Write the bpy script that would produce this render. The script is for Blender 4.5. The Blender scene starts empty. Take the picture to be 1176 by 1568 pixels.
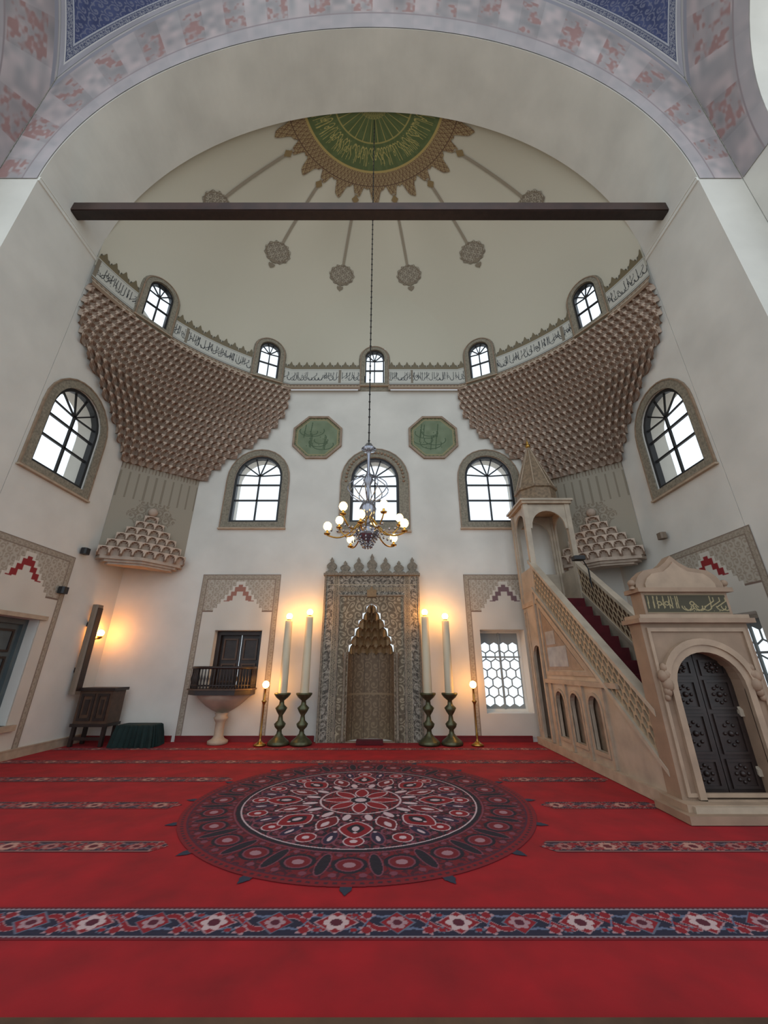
import bpy, math, random
import numpy as np
from mathutils import Matrix, Vector
from mathutils.geometry import tessellate_polygon
random.seed(7); np.random.seed(7)
S=bpy.context.scene
PI=math.pi
def lin(c):
    c=np.asarray(c,float)/255.
    return np.where(c<=.04045,c/12.92,((c+.055)/1.055)**2.4)
# ---------------------------------------------------------------- materials
def mat(name,rgb,rough=.7,metal=0.,var=0.,scale=5.,bump=0.,emit=0.,detail=4):
    m=bpy.data.materials.new(name); m.use_nodes=True
    nt=m.node_tree; p=nt.nodes['Principled BSDF']
    c=lin(rgb); p.inputs['Base Color'].default_value=(*c,1)
    p.inputs['Roughness'].default_value=rough; p.inputs['Metallic'].default_value=metal
    if emit:
        p.inputs['Emission Color'].default_value=(*c,1); p.inputs['Emission Strength'].default_value=emit
    if var or bump:
        tc=nt.nodes.new('ShaderNodeTexCoord'); n=nt.nodes.new('ShaderNodeTexNoise')
        n.inputs['Scale'].default_value=scale; n.inputs['Detail'].default_value=detail
        nt.links.new(tc.outputs['Object'],n.inputs['Vector'])
        if var:
            r=nt.nodes.new('ShaderNodeValToRGB')
            r.color_ramp.elements[0].position=.3; r.color_ramp.elements[1].position=.7
            r.color_ramp.elements[0].color=(*np.clip(c*(1-var),0,1),1)
            r.color_ramp.elements[1].color=(*np.clip(c*(1+var),0,1),1)
            nt.links.new(n.outputs['Fac'],r.inputs['Fac']); nt.links.new(r.outputs['Color'],p.inputs['Base Color'])
        if bump:
            b=nt.nodes.new('ShaderNodeBump'); b.inputs['Strength'].default_value=bump; b.inputs['Distance'].default_value=.02
            nt.links.new(n.outputs['Fac'],b.inputs['Height']); nt.links.new(b.outputs['Normal'],p.inputs['Normal'])
    return m
def attr_mat(name,rough=.8,metal=0.,scale=60,bump=.15):
    m=bpy.data.materials.new(name); m.use_nodes=True; nt=m.node_tree; p=nt.nodes['Principled BSDF']
    a=nt.nodes.new('ShaderNodeAttribute'); a.attribute_name='Col'
    nt.links.new(a.outputs['Color'],p.inputs['Base Color'])
    p.inputs['Roughness'].default_value=rough; p.inputs['Metallic'].default_value=metal
    n=nt.nodes.new('ShaderNodeTexNoise'); n.inputs['Scale'].default_value=scale
    b=nt.nodes.new('ShaderNodeBump'); b.inputs['Strength'].default_value=bump; b.inputs['Distance'].default_value=.01
    nt.links.new(n.outputs['Fac'],b.inputs['Height']); nt.links.new(b.outputs['Normal'],p.inputs['Normal'])
    return m
M_wall=mat('plaster_wall',(208,204,195),.85,var=.09,scale=.9,detail=9,bump=.08)
M_dome=mat('plaster_dome',(190,183,166),.85,var=.04,scale=1.)
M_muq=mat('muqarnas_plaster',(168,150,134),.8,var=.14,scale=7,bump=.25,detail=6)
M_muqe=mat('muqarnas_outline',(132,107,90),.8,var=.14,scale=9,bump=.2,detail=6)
M_muql=mat('muqarnas_rib_lit',(184,165,148),.8,var=.12,scale=7,bump=.2,detail=6)  # lighter than the recess plaster: niche shading put into colour
M_muqg=mat('muqarnas_gold',(132,104,68),.6,var=.2,scale=10,bump=.2)
M_mfr=mat('mihrab_stone',(122,109,92),.65,var=.35,scale=26,bump=.4)
M_black=mat('window_iron',(28,28,30),.5,var=.1)
M_white=mat('white_paint',(218,216,208),.6,var=.03)
M_grille=mat('grille_backlit',(140,148,150),.7,var=.05)  # white grille bars; their backlit shade is put into this grey
M_stone=mat('carved_stone',(170,150,128),.7,var=.14,scale=6,bump=.2,detail=8)
M_stone2=mat('minbar_marble',(172,157,138),.5,var=.18,scale=3,bump=.08,detail=9)
M_port=mat('portal_stone_shaded',(144,118,96),.65,var=.16,scale=4,bump=.15,detail=8)  # portal front's shade is put into this darker, browner stone colour
M_port2=mat('portal_moulding_shaded',(158,133,110),.6,var=.14,scale=5,bump=.1,detail=8)  # mouldings darkened too, with the front's shade in the colour
M_latt=mat('lattice_marble',(170,148,120),.6,var=.15,scale=6,bump=.1)
M_panel=mat('marble_inlay',(140,118,97),.5,var=.2,scale=8)
M_veined=mat('veined_marble',(150,146,140),.35,var=.25,scale=5,detail=10)
M_band=mat('painted_frame',(130,122,106),.8,var=.3,scale=22)
M_dark=mat('dark_wood',(40,28,24),.45,var=.3,scale=8,bump=.1)
M_wood=mat('brown_wood',(76,53,38),.5,var=.25,scale=8,bump=.1)
M_beam=mat('beam_wood',(56,34,26),.5,var=.3,scale=3)
M_bronze=mat('bronze_patina',(84,84,60),.4,.6,var=.3,scale=12,bump=.2)
M_brass=mat('brass',(180,140,70),.3,.9,var=.1)
M_candle=mat('candle_wax',(196,184,158),.6,var=.04,scale=3)
M_bulb=mat('lit_bulb',(255,214,136),.4,emit=6)
M_bulbw=mat('lit_bulb_warm',(255,178,84),.4,emit=78)
M_bulbs=mat('sconce_bulb',(255,164,74),.4,emit=120)
M_red=mat('carpet_red',(146,2,14),.95,var=.22,scale=2.5,bump=.5,detail=10)
M_redd=mat('stair_carpet',(78,12,20),.95,var=.2,scale=5)
M_skirt=mat('baseboard_wood',(112,14,20),.6,var=.15)
M_floor=mat('stone_floor',(160,150,135),.6,var=.1,scale=2)
M_green=mat('green_cloth',(8,34,31),.85,var=.2,scale=8)
M_blue=mat('door_bluegrey',(80,90,92),.6,var=.15,scale=5)
M_crys=mat('crystal_metal',(150,150,158),.15,.85,var=.1)
M_chain=mat('chain_iron',(50,48,46),.5,.5,var=.1)
M_spk=mat('speaker_grey',(120,104,88),.6,var=.1)
M_cone=mat('cone_painted',(126,106,84),.7,var=.35,scale=14)
M_paint=attr_mat('painted_ornament')
M_wov=attr_mat('woven_carpet',.95,bump=.5)
M_gild=attr_mat('gilded_ornament',.5)
M_relief=attr_mat('carved_relief',.65,scale=40,bump=.7)
# ---------------------------------------------------------------- mesh builder
MB_back=lambda Y: Matrix(((1,0,0,0),(0,0,-1,Y),(0,1,0,0),(0,0,0,1)))
MB_side=lambda X: Matrix(((0,0,1,X),(1,0,0,0),(0,1,0,0),(0,0,0,1)))
ID=Matrix.Identity(4)
class MB:
    def __init__(s,name): s.name=name; s.v=[]; s.f=[]; s.m=[]; s.mats=[]; s.sm=[]
    def add(s,vs,fs,m,smooth=False,M=None,ms=None):
        for q in ([m] if ms is None else sorted(set(ms),key=lambda a:a.name)):
            if q not in s.mats: s.mats.append(q)
        o=len(s.v)
        if M is not None: vs=[tuple(M@Vector(v)) for v in vs]
        s.v+= [tuple(v) for v in vs]
        ix={q.name:k for k,q in enumerate(s.mats)}
        for i,f in enumerate(fs):
            s.f.append([i_+o for i_ in f]); s.m.append(ix[(m if ms is None else ms[i]).name]); s.sm.append(smooth)
    def box(s,x0,x1,y0,y1,z0,z1,m,M=None,ch=0.0):
        if ch:
            prof=[(x0+ch,y0),(x1-ch,y0),(x1,y0+ch),(x1,y1-ch),(x1-ch,y1),(x0+ch,y1),(x0,y1-ch),(x0,y0+ch)]
            s.plate([prof],z0,z1,m,M or ID); return
        v=[(x0,y0,z0),(x1,y0,z0),(x1,y1,z0),(x0,y1,z0),(x0,y0,z1),(x1,y0,z1),(x1,y1,z1),(x0,y1,z1)]
        s.add(v,[(3,2,1,0),(4,5,6,7),(0,1,5,4),(1,2,6,5),(2,3,7,6),(3,0,4,7)],m,M=M)
    def plate(s,polys,d0,d1,m,M=ID):
        P=[[Vector((a,b,0)) for a,b in p] for p in polys]
        tr=tessellate_polygon(P); flat=[q for p in polys for q in p]; n=len(flat)
        v=[(a,b,d0) for a,b in flat]+[(a,b,d1) for a,b in flat]
        f=[tuple(t) for t in tr]+[tuple(i+n for i in reversed(t)) for t in tr]
        o=0
        for p in polys:
            k=len(p)
            for i in range(k):
                j=(i+1)%k; f.append((o+i,o+j,o+j+n,o+i+n))
            o+=k
        s.add(v,f,m,M=M)
    def lathe(s,prof,c,m,seg=20,smooth=True,a0=0,a1=2*PI,rot=0,sx=1,sy=1):
        full=abs(a1-a0-2*PI)<1e-6; n=seg if full else seg+1
        v=[];f=[]
        for r,z in prof:
            for i in range(n):
                a=a0+(a1-a0)*i/seg+rot; v.append((c[0]+r*sx*math.cos(a),c[1]+r*sy*math.sin(a),c[2]+z))
        for k in range(len(prof)-1):
            for i in range(seg):
                j=(i+1)%n
                f.append((k*n+i,k*n+j,(k+1)*n+j,(k+1)*n+i))
        s.add(v,f,m,smooth)
    def sphere(s,c,r,m,seg=14,sz=1,rings=8):
        s.lathe([(max(1e-4,r*math.sin(PI*i/rings)),-r*sz*math.cos(PI*i/rings)) for i in range(rings+1)],c,m,seg)
    def tube(s,pts,r,m,seg=8):
        P=[Vector(p) for p in pts]; v=[];f=[]
        rr=r if isinstance(r,(list,tuple)) else [r]*len(P)
        for i,p in enumerate(P):
            t=(P[min(i+1,len(P)-1)]-P[max(i-1,0)]).normalized()
            up=Vector((0,0,1)) if abs(t.z)<.95 else Vector((1,0,0))
            a=t.cross(up).normalized(); b=t.cross(a)
            for k in range(seg):
                q=2*PI*k/seg; v.append(tuple(p+a*rr[i]*math.cos(q)+b*rr[i]*math.sin(q)))
        for i in range(len(P)-1):
            for k in range(seg):
                j=(k+1)%seg; f.append((i*seg+k,i*seg+j,(i+1)*seg+j,(i+1)*seg+k))
        f.append(tuple(range(seg))); f.append(tuple((len(P)-1)*seg+k for k in range(seg)))
        s.add(v,f,m,True)
    def done(s,parent=None):
        me=bpy.data.meshes.new(s.name); me.from_pydata(s.v,[],s.f)
        for m in s.mats: me.materials.append(m)
        me.polygons.foreach_set('material_index',s.m); me.polygons.foreach_set('use_smooth',s.sm)
        me.update(); ob=bpy.data.objects.new(s.name,me); S.collection.objects.link(ob)
        if parent: ob.parent=parent
        return ob
def painted(name,P,C,mask=None,m=M_paint,parent=None):
    nv,nu=P.shape[:2]
    idx=np.arange(nv*nu).reshape(nv,nu)
    q=np.stack([idx[:-1,:-1],idx[:-1,1:],idx[1:,1:],idx[1:,:-1]],-1)
    q=q[mask] if mask is not None else q.reshape(-1,4)
    used=np.unique(q); remap=np.full(nv*nu,-1); remap[used]=np.arange(len(used))
    q=remap[q]; V=P.reshape(-1,3)[used]; CC=C.reshape(-1,3)[used]
    me=bpy.data.meshes.new(name); me.from_pydata(V.tolist(),[],q.tolist())
    at=me.color_attributes.new('Col','FLOAT_COLOR','POINT')
    at.data.foreach_set('color',np.concatenate([lin(np.clip(CC,0,255)),np.ones((len(CC),1))],1).astype(np.float32).ravel())
    me.materials.append(m); me.polygons.foreach_set('use_smooth',[True]*len(q)); me.update()
    ob=bpy.data.objects.new(name,me); S.collection.objects.link(ob)
    if parent: ob.parent=parent
    return ob
# ---------------------------------------------------------------- canvas helpers
def cv(H,W,c): return np.tile(np.array(c,float),(H,W,1))
def noise2(H,W,cell):
    h=int(H/cell)+3; w=int(W/cell)+3; g=np.random.rand(h,w)
    y=np.arange(H)/cell; x=np.arange(W)/cell
    yi=y.astype(int); xi=x.astype(int); fy=(y-yi)[:,None]; fx=(x-xi)[None,:]
    fy=fy*fy*(3-2*fy); fx=fx*fx*(3-2*fx)
    return (g[yi][:,xi]*(1-fy)*(1-fx)+g[yi+1][:,xi]*fy*(1-fx)+g[yi][:,xi+1]*(1-fy)*fx+g[yi+1][:,xi+1]*fy*fx)
def arab(U,V,cell,th=.45,k=15,ring=True):
    i=np.floor(U/cell); j=np.floor(V/cell)
    x=U/cell-i-.5; y=V/cell-j-.5; sg=1-2*np.mod(i+j,2)
    r=np.hypot(x,y); a=np.arctan2(y,x)
    m=np.cos(a*sg+r*k)>th
    m|=(r<.13+.05*np.cos(6*a))
    if ring: m|=(np.abs(r-.5)<.035)
    m|=((np.abs(np.abs(x)-.5)<.09)&(np.abs(np.abs(y)-.5)<.09))
    return m
def stamp(m,x,y,r):
    H,W=m.shape; x0=max(0,int(x-r));x1=min(W,int(x+r)+2);y0=max(0,int(y-r));y1=min(H,int(y+r)+2)
    if x0>=x1 or y0>=y1: return
    Y,X=np.mgrid[y0:y1,x0:x1]; m[y0:y1,x0:x1]|=((X-x)**2+(Y-y)**2<=r*r)
def path(m,pts,r):
    for (x0,y0),(x1,y1) in zip(pts[:-1],pts[1:]):
        n=max(2,int(math.hypot(x1-x0,y1-y0)/max(.6,r*.5)))
        for i in range(n+1): stamp(m,x0+(x1-x0)*i/n,y0+(y1-y0)*i/n,r)
def calli(H,W,t):   # row 0 = bottom
    m=np.zeros((H,W),bool); x=.1*H
    while x<W-.2*H:
        k=random.random(); d=.16+.2*random.random()
        if k<.4: path(m,[(x,.25*H),(x+.03*H,.88*H)],t); 
        elif k<.7:
            w=.45*H; path(m,[(x+w/2+w/2*math.cos(a),.35*H-.22*H*math.sin(a)) for a in np.linspace(0,PI,9)],t); d=.42
        elif k<.85:
            path(m,[(x+.1*H+.1*H*math.cos(a),.5*H+.1*H*math.sin(a)) for a in np.linspace(0,2*PI,9)],t); path(m,[(x+.2*H,.5*H),(x+.35*H,.3*H)],t)
        else:
            path(m,[(x,.3*H),(x+.5*H,.62*H),(x+.5*H,.8*H)],t)
        if random.random()<.4: stamp(m,x+.1*H,(.1 if random.random()<.5 else .75)*H,t)
        x+=d*H
    return m
def arch(cx,z0,w,h,n=14,rise=None):
    rise=rise or .56*w; zs=z0+h-rise; p=[(cx-w/2,z0),(cx+w/2,z0)]
    for i in range(n+1):
        a=PI*i/n; p.append((cx+w/2*math.cos(a),zs+rise*abs(math.sin(a))**.92))
    return p
def rect(x0,x1,z0,z1): return [(x0,z0),(x1,z0),(x1,z1),(x0,z1)]

YB=10.23; W=6.7
# ================================================================= SHELL
wins_back=[(-3.4,5.42,1.42,2.15),(0.05,5.42,1.42,2.1),(3.42,5.42,1.42,2.15)]
HOOD_Z=[1.95,2.15,2.35,2.55,2.75,2.93,3.1]; HOOD_R=[.56,.5,.42,.33,.23,.13,.04]
def hood_outline():
    p=[(-.56,.03),(.56,.03)]
    for k in range(6):
        p+=[(HOOD_R[k],HOOD_Z[k]) if k else (.56,1.95),(HOOD_R[k],HOOD_Z[k+1]-.03)]
    p+=[(0,3.14)]
    q=[(-a,b) for a,b in reversed(p[2:-1])]
    out=[]
    for a in p+q:
        if not out or (abs(a[0]-out[-1][0])+abs(a[1]-out[-1][1]))>1e-4: out.append(a)
    return out
b=MB('wall_back')
holes=[arch(*w) for w in wins_back]+[rect(-3.98,-2.78,1.12,2.48),rect(2.76,3.88,.6,2.5),rect(-.62,.62,.02,3.2)]
b.plate([rect(-W-.5,W+.5,0,10.05)]+holes,-.55,0,M_wall,MB_back(YB))
wb=b.done(); wside={}
for nm,sx,d in (('wall_left',-W,(-.55,0)),('wall_right',W,(0,.55))):
    b=MB(nm)
    b.plate([rect(6.41,YB-.001,0,11.3),arch(7.4,5.42,1.42,2.15),rect(6.75,8.1,.6,2.5)],d[0],d[1],M_wall,MB_side(sx)); wside[nm]=b.done()
b=MB('wall_arch')
ap=[(-9.2,0),(-W,0),(-W,10.8)]+[(-W*math.cos(PI*i/120),10.8+W*math.sin(PI*i/120)) for i in range(1,120)]+[(W,10.8),(W,0),(9.2,0),(9.2,22.6),(-9.2,22.6)]
b.plate([ap],-1.68,0,M_wall,MB_back(4.72)); wa=b.done()
for s,n in ((-1,'trim_1'),(1,'trim_2')):
    b=MB(n); x0,x1=sorted((s*W,s*(W-.03))); b.box(x0,x1,4.72,6.75,10.76,10.84,M_white)
    b.box(*sorted((s*W,s*(W-.045))),4.72,6.75,10.84,10.86,M_white); b.done()
OA,OB=8.16,10.9; DM=OB*math.sqrt(1-(7.58/OA)**2); SA=6.75/math.sqrt(1-(DM/OB)**2)
def stone_canvas(r_,n_,th,t,nseg):
    nz=noise2(r_,n_,10); nz2=noise2(r_,n_,4); nz3=noise2(r_,n_,40); al=((np.floor(th/(PI/nseg))+0*t)%2)
    C=cv(r_,n_,(170,160,160))*(1-.06*al[...,None]); C+=(nz[...,None]-.5)*np.array([40,28,26])+(nz3[...,None]-.5)*26
    f=np.clip((nz*.55+nz2*.45-.50)*6,0,1)*al*(t>.24)*(t<.80); C=C*(1-.62*f[...,None])+np.array((146,100,94))*.62*f[...,None]
    C[(t<.2)&(th>-9)]=C[(t<.2)&(th>-9)]*.4+np.array((170,164,166))*.6
    C[(np.abs(t-.21)<.012)&(th>-9)]=(144,132,134); C[(np.abs(t-.93)<.03)&(th>-9)]=(146,144,152); C[(t>.97)&(th>-9)]=(176,172,170)
    return C
for s,n in ((-1,'wall_side_arch_left'),(1,'wall_side_arch_right')):
    b=MB(n)
    p=[(4.71,0),(3.95,0),(3.95,10.8)]+[(-2.05+6*math.cos(PI*i/60),10.8+6.83*math.sin(PI*i/60)) for i in range(1,60)]+[(-8.05,10.8),(-8.05,0),(-8.8,0),(-8.8,22.4),(4.71,22.4)]
    b.plate([p],*sorted((0,s*.9)),M_wall,MB_side(s*7.6)); ws=b.done()
    n_,r_=600,90; th=np.linspace(0,PI*.62,n_)[None,:]; t=np.linspace(0,1,r_)[:,None]
    Y=-2.05+(6+(SA-6)*t)*np.cos(th); Z=10.8+(6.83+(OB-6.83)*t)*np.sin(th)
    C=stone_canvas(r_,n_,th,t,24)
    k=(Y<4.70); painted('voussoir_band',np.stack([np.full_like(Y,s*7.585),Y,Z],-1),C,k[:-1,:-1]&k[1:,:-1]&k[:-1,1:],parent=ws)
n_,r_=1100,100; th=np.linspace(0,PI,n_)[None,:]; t=np.linspace(0,1,r_)[:,None]
X=(6.72+(OA-6.72)*t)*np.cos(th); Z=10.8+(6.72+(OB-6.72)*t)*np.sin(th)
C=stone_canvas(r_,n_,th,t,38)
k=(np.abs(X)<7.58); painted('voussoir_band',np.stack([X,np.full_like(X,4.705),Z],-1),C,k[:-1,:-1]&k[1:,:-1]&k[:-1,1:],parent=wa)
# pendentives + main dome
pd=MB('ceiling_main_dome')
v=[];f=[];nt_,np_=70,24
for i in range(np_+1):
    ph=PI/2*i/np_*.98
    for j in range(nt_+1):
        t=math.radians(-80+160*j/nt_); v.append((7.6*math.cos(ph)*math.sin(t),-2.05+6.77*math.cos(ph)*math.cos(t),10.8+OB+5*math.sin(ph)))
for i in range(np_):
    for j in range(nt_): a=i*(nt_+1)+j; f.append((a,a+1,a+nt_+2,a+nt_+1))
pd.add(v,f,M_dome,True); pdo=pd.done()
for s in (-1,1):
    nv,nu=340,300
    dz=(DM+np.linspace(0,1,nv)**.85*(OB-DM))[:,None]; w=np.linspace(0,1,nu)[None,:]
    x1=np.minimum(7.58,OA*np.sqrt(np.maximum(0,1-(dz/OB)**2))); y1=4.70; x2=7.58; y2=np.minimum(4.7,-2.05+SA*np.sqrt(np.maximum(0,1-(dz/OB)**2)))
    ch=np.hypot(x2-x1,y1-y2); g=(ch/ch.max())**1.5*np.sin(PI*w)
    X=x1*(1-w)+x2*w+1.57*g; Y=y1*(1-w)+y2*w+1.41*g; Z=10.8+dz+0*w
    U=w*ch; e=np.minimum(U,ch-U)+0*dz
    C=cv(nv,nu,(150,146,152)); C+=(noise2(nv,nu,30)[...,None]-.5)*20
    ins=(e>.10); C[ins]=(52,60,98); C+=(noise2(nv,nu,22)[...,None]-.5)*24*ins[...,None]
    ar=arab(U-ch/2+.05*np.sin(Z*5),Z,.22,.62,13,False)&(e>.3); C[ar]=(96,98,120)
    C[(e>.09)&(e<.115)]=(186,182,180); C[(e>.25)&(e<.28)]=(160,160,166); C[(e>.115)&(e<.25)]=(66,70,96)
    C[(e>.13)&(e<.24)&arab(U,Z,.11,.5,12)]=(134,134,142)
    painted('pendentive_painting',np.stack([s*X,Y,Z],-1),C,parent=pdo)
# ================================================================= APSE DOME
A=6.85;B=5.6;YC=5.1
THM=math.radians(76.6)
winth=[math.radians(a) for a in (-61,-30.5,0,30.5,61)]
def D(th,ph,off=0.):
    k=1-off/6.2; dn=np.minimum(ph,0.); ph=np.maximum(ph,0.)
    X=A*k*np.cos(ph)*np.sin(th); Y=YC+1.12*np.sin(ph)**2+B*k*np.cos(ph)*np.cos(th); Z=11.2+6.4*k*np.sin(ph)+dn*6.4
    return np.stack([np.clip(X,-W+.01+off,W-.01-off)+0*Y,np.minimum(Y,YB-.01-off),Z+0*Y],-1)
def near_win(th,z,hw,top):
    m=np.zeros(np.broadcast(th,z).shape,bool)
    for t in winth: 
        loc=math.hypot(A*math.cos(t),B*math.sin(t)) if abs(t)>.1 else 6.85
        m|=(np.abs(th-t)*loc<hw)&(z<top)
    return m
nt_,np_=500,124
th=np.linspace(-math.radians(100),math.radians(100),nt_)[None,:]; ph=np.concatenate([[-.09,-.06,-.03],np.linspace(0,1,np_-3)*PI/2])[:,None]
P=D(th,ph); C=cv(np_,nt_,(190,183,165))+ (noise2(np_,nt_,40)[...,None]-.5)*12
keep=(P[...,1]>6.36); mk=keep[:-1,:-1]&keep[1:,1:]&keep[:-1,1:]&keep[1:,:-1]
wm=near_win(th+0*ph,P[...,2],.33,11.72); mk&=~(wm[:-1,:-1])
dome=painted('ceiling_apse_dome',P,C,mk)
# drum band with inscription
nu,nz_=1900,90
th=np.linspace(-THM,THM,nu)[None,:]; z=np.linspace(9.95,11.22,nz_)[:,None]
def ring(th,z,off):
    X=(A)*np.sin(th)+0*z; Y=YC+B*np.cos(th)+0*z
    return np.stack([np.clip(X,-W+.02+off,W-.02-off),np.minimum(Y,YB-.01-off)-0*z,z+0*th],-1)
off=.03+.10*np.clip((10.22-z)/.2,0,1)
P=ring(th,z,0.0); cx=np.array([0,YC,0.]); dr=P-cx; dr[...,2]=0; dr/=np.linalg.norm(dr,axis=-1,keepdims=True)
P=P-dr*off[...,None]; P[...,1]=np.minimum(P[...,1],YB-.01-off)
arc=np.concatenate([[0],np.cumsum(np.linalg.norm(np.diff(P[50],axis=0),axis=1))])[None,:]
C=cv(nz_,nu,(186,184,174))
def setb(a,b_,c): C[((z>=a)&(z<b_)&(arc>-1))]=c
setb(9.95,10.08,(134,110,90)); setb(10.08,10.13,(184,168,148)); setb(10.13,10.24,(150,130,110)); setb(10.24,10.27,(80,78,74))
dots=(np.mod(arc,.11)<.05)&(z>10.14)&(z<10.22); C[dots]=(104,82,64)
rows=np.where((z[:,0]>10.36)&(z[:,0]<10.8))[0]
cm=calli(len(rows),nu,1.0)|calli(len(rows),nu,.8); sub=C[rows]; sub[cm]=(42,44,48); C[rows]=sub
setb(10.30,10.32,(110,110,108)); setb(10.84,10.86,(110,110,108)); setb(10.88,10.93,(112,98,70))
loz=(np.mod(arc,2.4)<.08)&(z>10.3)&(z<10.86); C[loz]=(120,110,95)
hh=10.93+.27*np.sqrt(np.maximum(0,np.abs(np.sin(arc*PI/.26))))*(.6+.4*np.cos(arc*2*PI/.26)**2)
crest=(z>10.93)&(z<hh); C[crest]=(108,96,72); C[crest&(np.hypot(np.mod(arc+.13,.26)-.13,z-11.03)<.05)]=(78,74,62)
m2=~((z>10.95)&(z>=hh)); 
m2&=~near_win(th+0*z,z+0*th,.46,12)
painted('inscription_band',P,C,(m2[:-1,:-1]&m2[1:,1:]),M_gild,parent=dome)
# rosette
nu,nv=1100,260
th=np.linspace(-math.radians(97),math.radians(97),nu)[None,:]; pd_=np.linspace(56,89.9,nv)[:,None]; ph=np.radians(pd_)
P=D(th,ph,.03); td=np.degrees(th)
cc=np.cos(PI*(td-13)/12.5)**2; bigc=np.cos(PI*(td-13)/25)**2
edge=67.2-2.2*cc**1.5-3.0*(1-bigc)**4-1.0*bigc**8+.4*np.cos(np.radians(td*86.4))
C=cv(nv,nu,(118,94,60)); lace=arab(th*6,ph*7,.16,.5,12,False); C[lace]=(158,138,100)
lace2=arab(th*6,ph*7,.09,.7,9); C[lace2&~lace]=(90,56,42)
gr=(pd_>72)&(td>-999); C[gr]=(78,92,52)
C[gr&(noise2(nv,nu,14)>.6)]=(84,98,58)
C[(np.abs(pd_-72)<.35)&(td>-999)]=(166,144,86); C[(np.abs(pd_-67.7)<.18)&(td>-999)]=(84,58,40)
rows=np.where((pd_[:,0]>72.8)&(pd_[:,0]<79.5))[0]; cm=calli(len(rows),nu,1.4)[::-1]|calli(len(rows),nu,1.1)[::-1]; sub=C[rows]; sub[cm]=(166,154,92); C[rows]=sub
sp=(np.abs(np.mod(td,12.5)-6.25)<.7)&(pd_>80.2)&(pd_<86); C[sp]=(150,140,82)
C[(np.abs(pd_-80)<.2)&(td>-999)]=(150,140,82); C[(pd_>86)&(arab(th*3,ph*9,.3,.4))]=(150,140,86)
keep=(pd_>edge)&(P[...,1]>6.3); painted('dome_rosette',P,C,keep[:-1,:-1]&keep[1:,1:],M_gild,parent=dome)
for a in (-63,-38,-13,13,38,63):
    t0=math.radians(a); p0=math.radians(36.4)
    n=72; u=np.linspace(-.5,.5,n)[None,:]; v_=np.linspace(-.72,.55,92)[:,None]
    P=D(t0+u/(6.3*math.cos(p0)),p0+v_/6.2,.03); rr=np.hypot(u,v_); an=np.arctan2(v_,u)
    body=rr<.41+.02*np.cos(12*an); tail=(np.abs(u)<.10*np.clip((v_+.66)/.12,0,1))&(v_>-.66)&(v_<-.3)&((np.abs(v_+.45)>.03)|(np.abs(u)<.03))
    C=cv(92,n,(156,147,130)); ar=arab(u+5,v_+5,.15,.35,13); C[ar]=(112,100,86); C[(rr>.34)&(rr<.37)]=(116,102,84); C[tail]=(126,114,96)
    k=body|tail; painted('painted_pendant',P,C,k[:-1,:-1],parent=dome)
    n=140; u=np.linspace(-.04,.04,4)[None,:]; q=np.linspace(math.radians(40.1),math.radians(65),n)[:,None]
    P=D(t0+u/(6.3*np.cos(q)),q+0*u,.035); C=cv(n,4,(128,116,98)); C[::2]=(152,140,122)
    painted('painted_cord',P,C,parent=dome)
    nn=26; u=np.linspace(-.12,.12,nn)[None,:]; v_=np.linspace(-.16,.16,30)[:,None]; q0=math.radians(63)
    P=D(t0+u/(6.3*math.cos(q0)),q0+v_/6.2,.04); k=(np.abs(u)/.12+np.abs(v_)/.16)<1; painted('painted_knot',P,cv(30,nn,(130,108,72)),k[:-1,:-1],parent=dome)
# ================================================================= MUQARNAS
def cells(b,curve,zs,nc,m,fwd,ctr,gu=6,gv=5,mir=1,se=1.7,tri=None):
    for k in range(len(zs)-1):
        n=nc[k]; U=n*gu+1; v=[];f=[];R=[]
        rowsv=[(-1)]+[i/(gv-1) for i in range(gv)]
        for vv in rowsv:
            for j in range(U):
                u=j/(U-1); s=abs(2*((u*n+.5*(k%2))%1.)-1)
                if j in (0,U-1): s=1 if k%2==0 else s
                r=1. if vv<0 else math.sqrt(max(0,1-s**se-vv**2.2))
                z_=zs[k]+max(vv,0)*(zs[k+1]-zs[k])
                Fp=curve(k+1,u); Bp=curve(k,u)
                x=Fp[0]*(1-r)+Bp[0]*r; y=Fp[1]*(1-r)+Bp[1]*r
                d=Vector((ctr[0]-x,ctr[1]-y)); d.normalize(); o=fwd*(1-r)
                if vv==0 and r<.35: z_-=.25*(zs[k+1]-zs[k])
                v.append((mir*(x+d.x*o),y+d.y*o,z_)); R.append(r)
        ms=[]
        for a in range(len(rowsv)-1):
            for j in range(U-1):
                q=a*U+j; f.append((q,q+1,q+U+1,q+U))
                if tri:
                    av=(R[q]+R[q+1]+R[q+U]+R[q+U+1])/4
                    ms.append(tri[1] if a==0 else (tri[2] if av<.16 else (tri[1] if av<.36 else tri[0])))  # colour by recess depth puts shade into the niches; brown outlines are paint
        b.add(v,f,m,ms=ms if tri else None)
NT=18; ZS=[6.72+ (10.02-6.72)*k/NT for k in range(NT+1)]
def mq(k,u):
    z=ZS[k]; t=k/NT
    xb=np.interp(z,[6.72,7.3,7.76,8.47,9.2,10.05],[5.1,4.6,4.03,3.2,2.82,2.75]); ys=np.interp(z,[6.72,7.55,7.95,8.6,9.2,10.05],[9.05,8.28,7.75,6.7,6.42,6.4])
    Sx,Sy=-W+.01,ys; Bx,By=-xb,YB-.01; Mx,My=-5.92+.72*t,9.66-.98*t
    Kx=2*Mx-.5*(Sx+Bx); Ky=2*My-.5*(Sy+By)
    return ((1-u)**2*Sx+2*u*(1-u)*Kx+u*u*Bx,(1-u)**2*Sy+2*u*(1-u)*Ky+u*u*By)
NC=[]
for k in range(NT):
    L_=sum(math.dist(mq(k,i/10),mq(k,(i+1)/10)) for i in range(10)); NC.append(max(9,int(round(L_/.175))))
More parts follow.
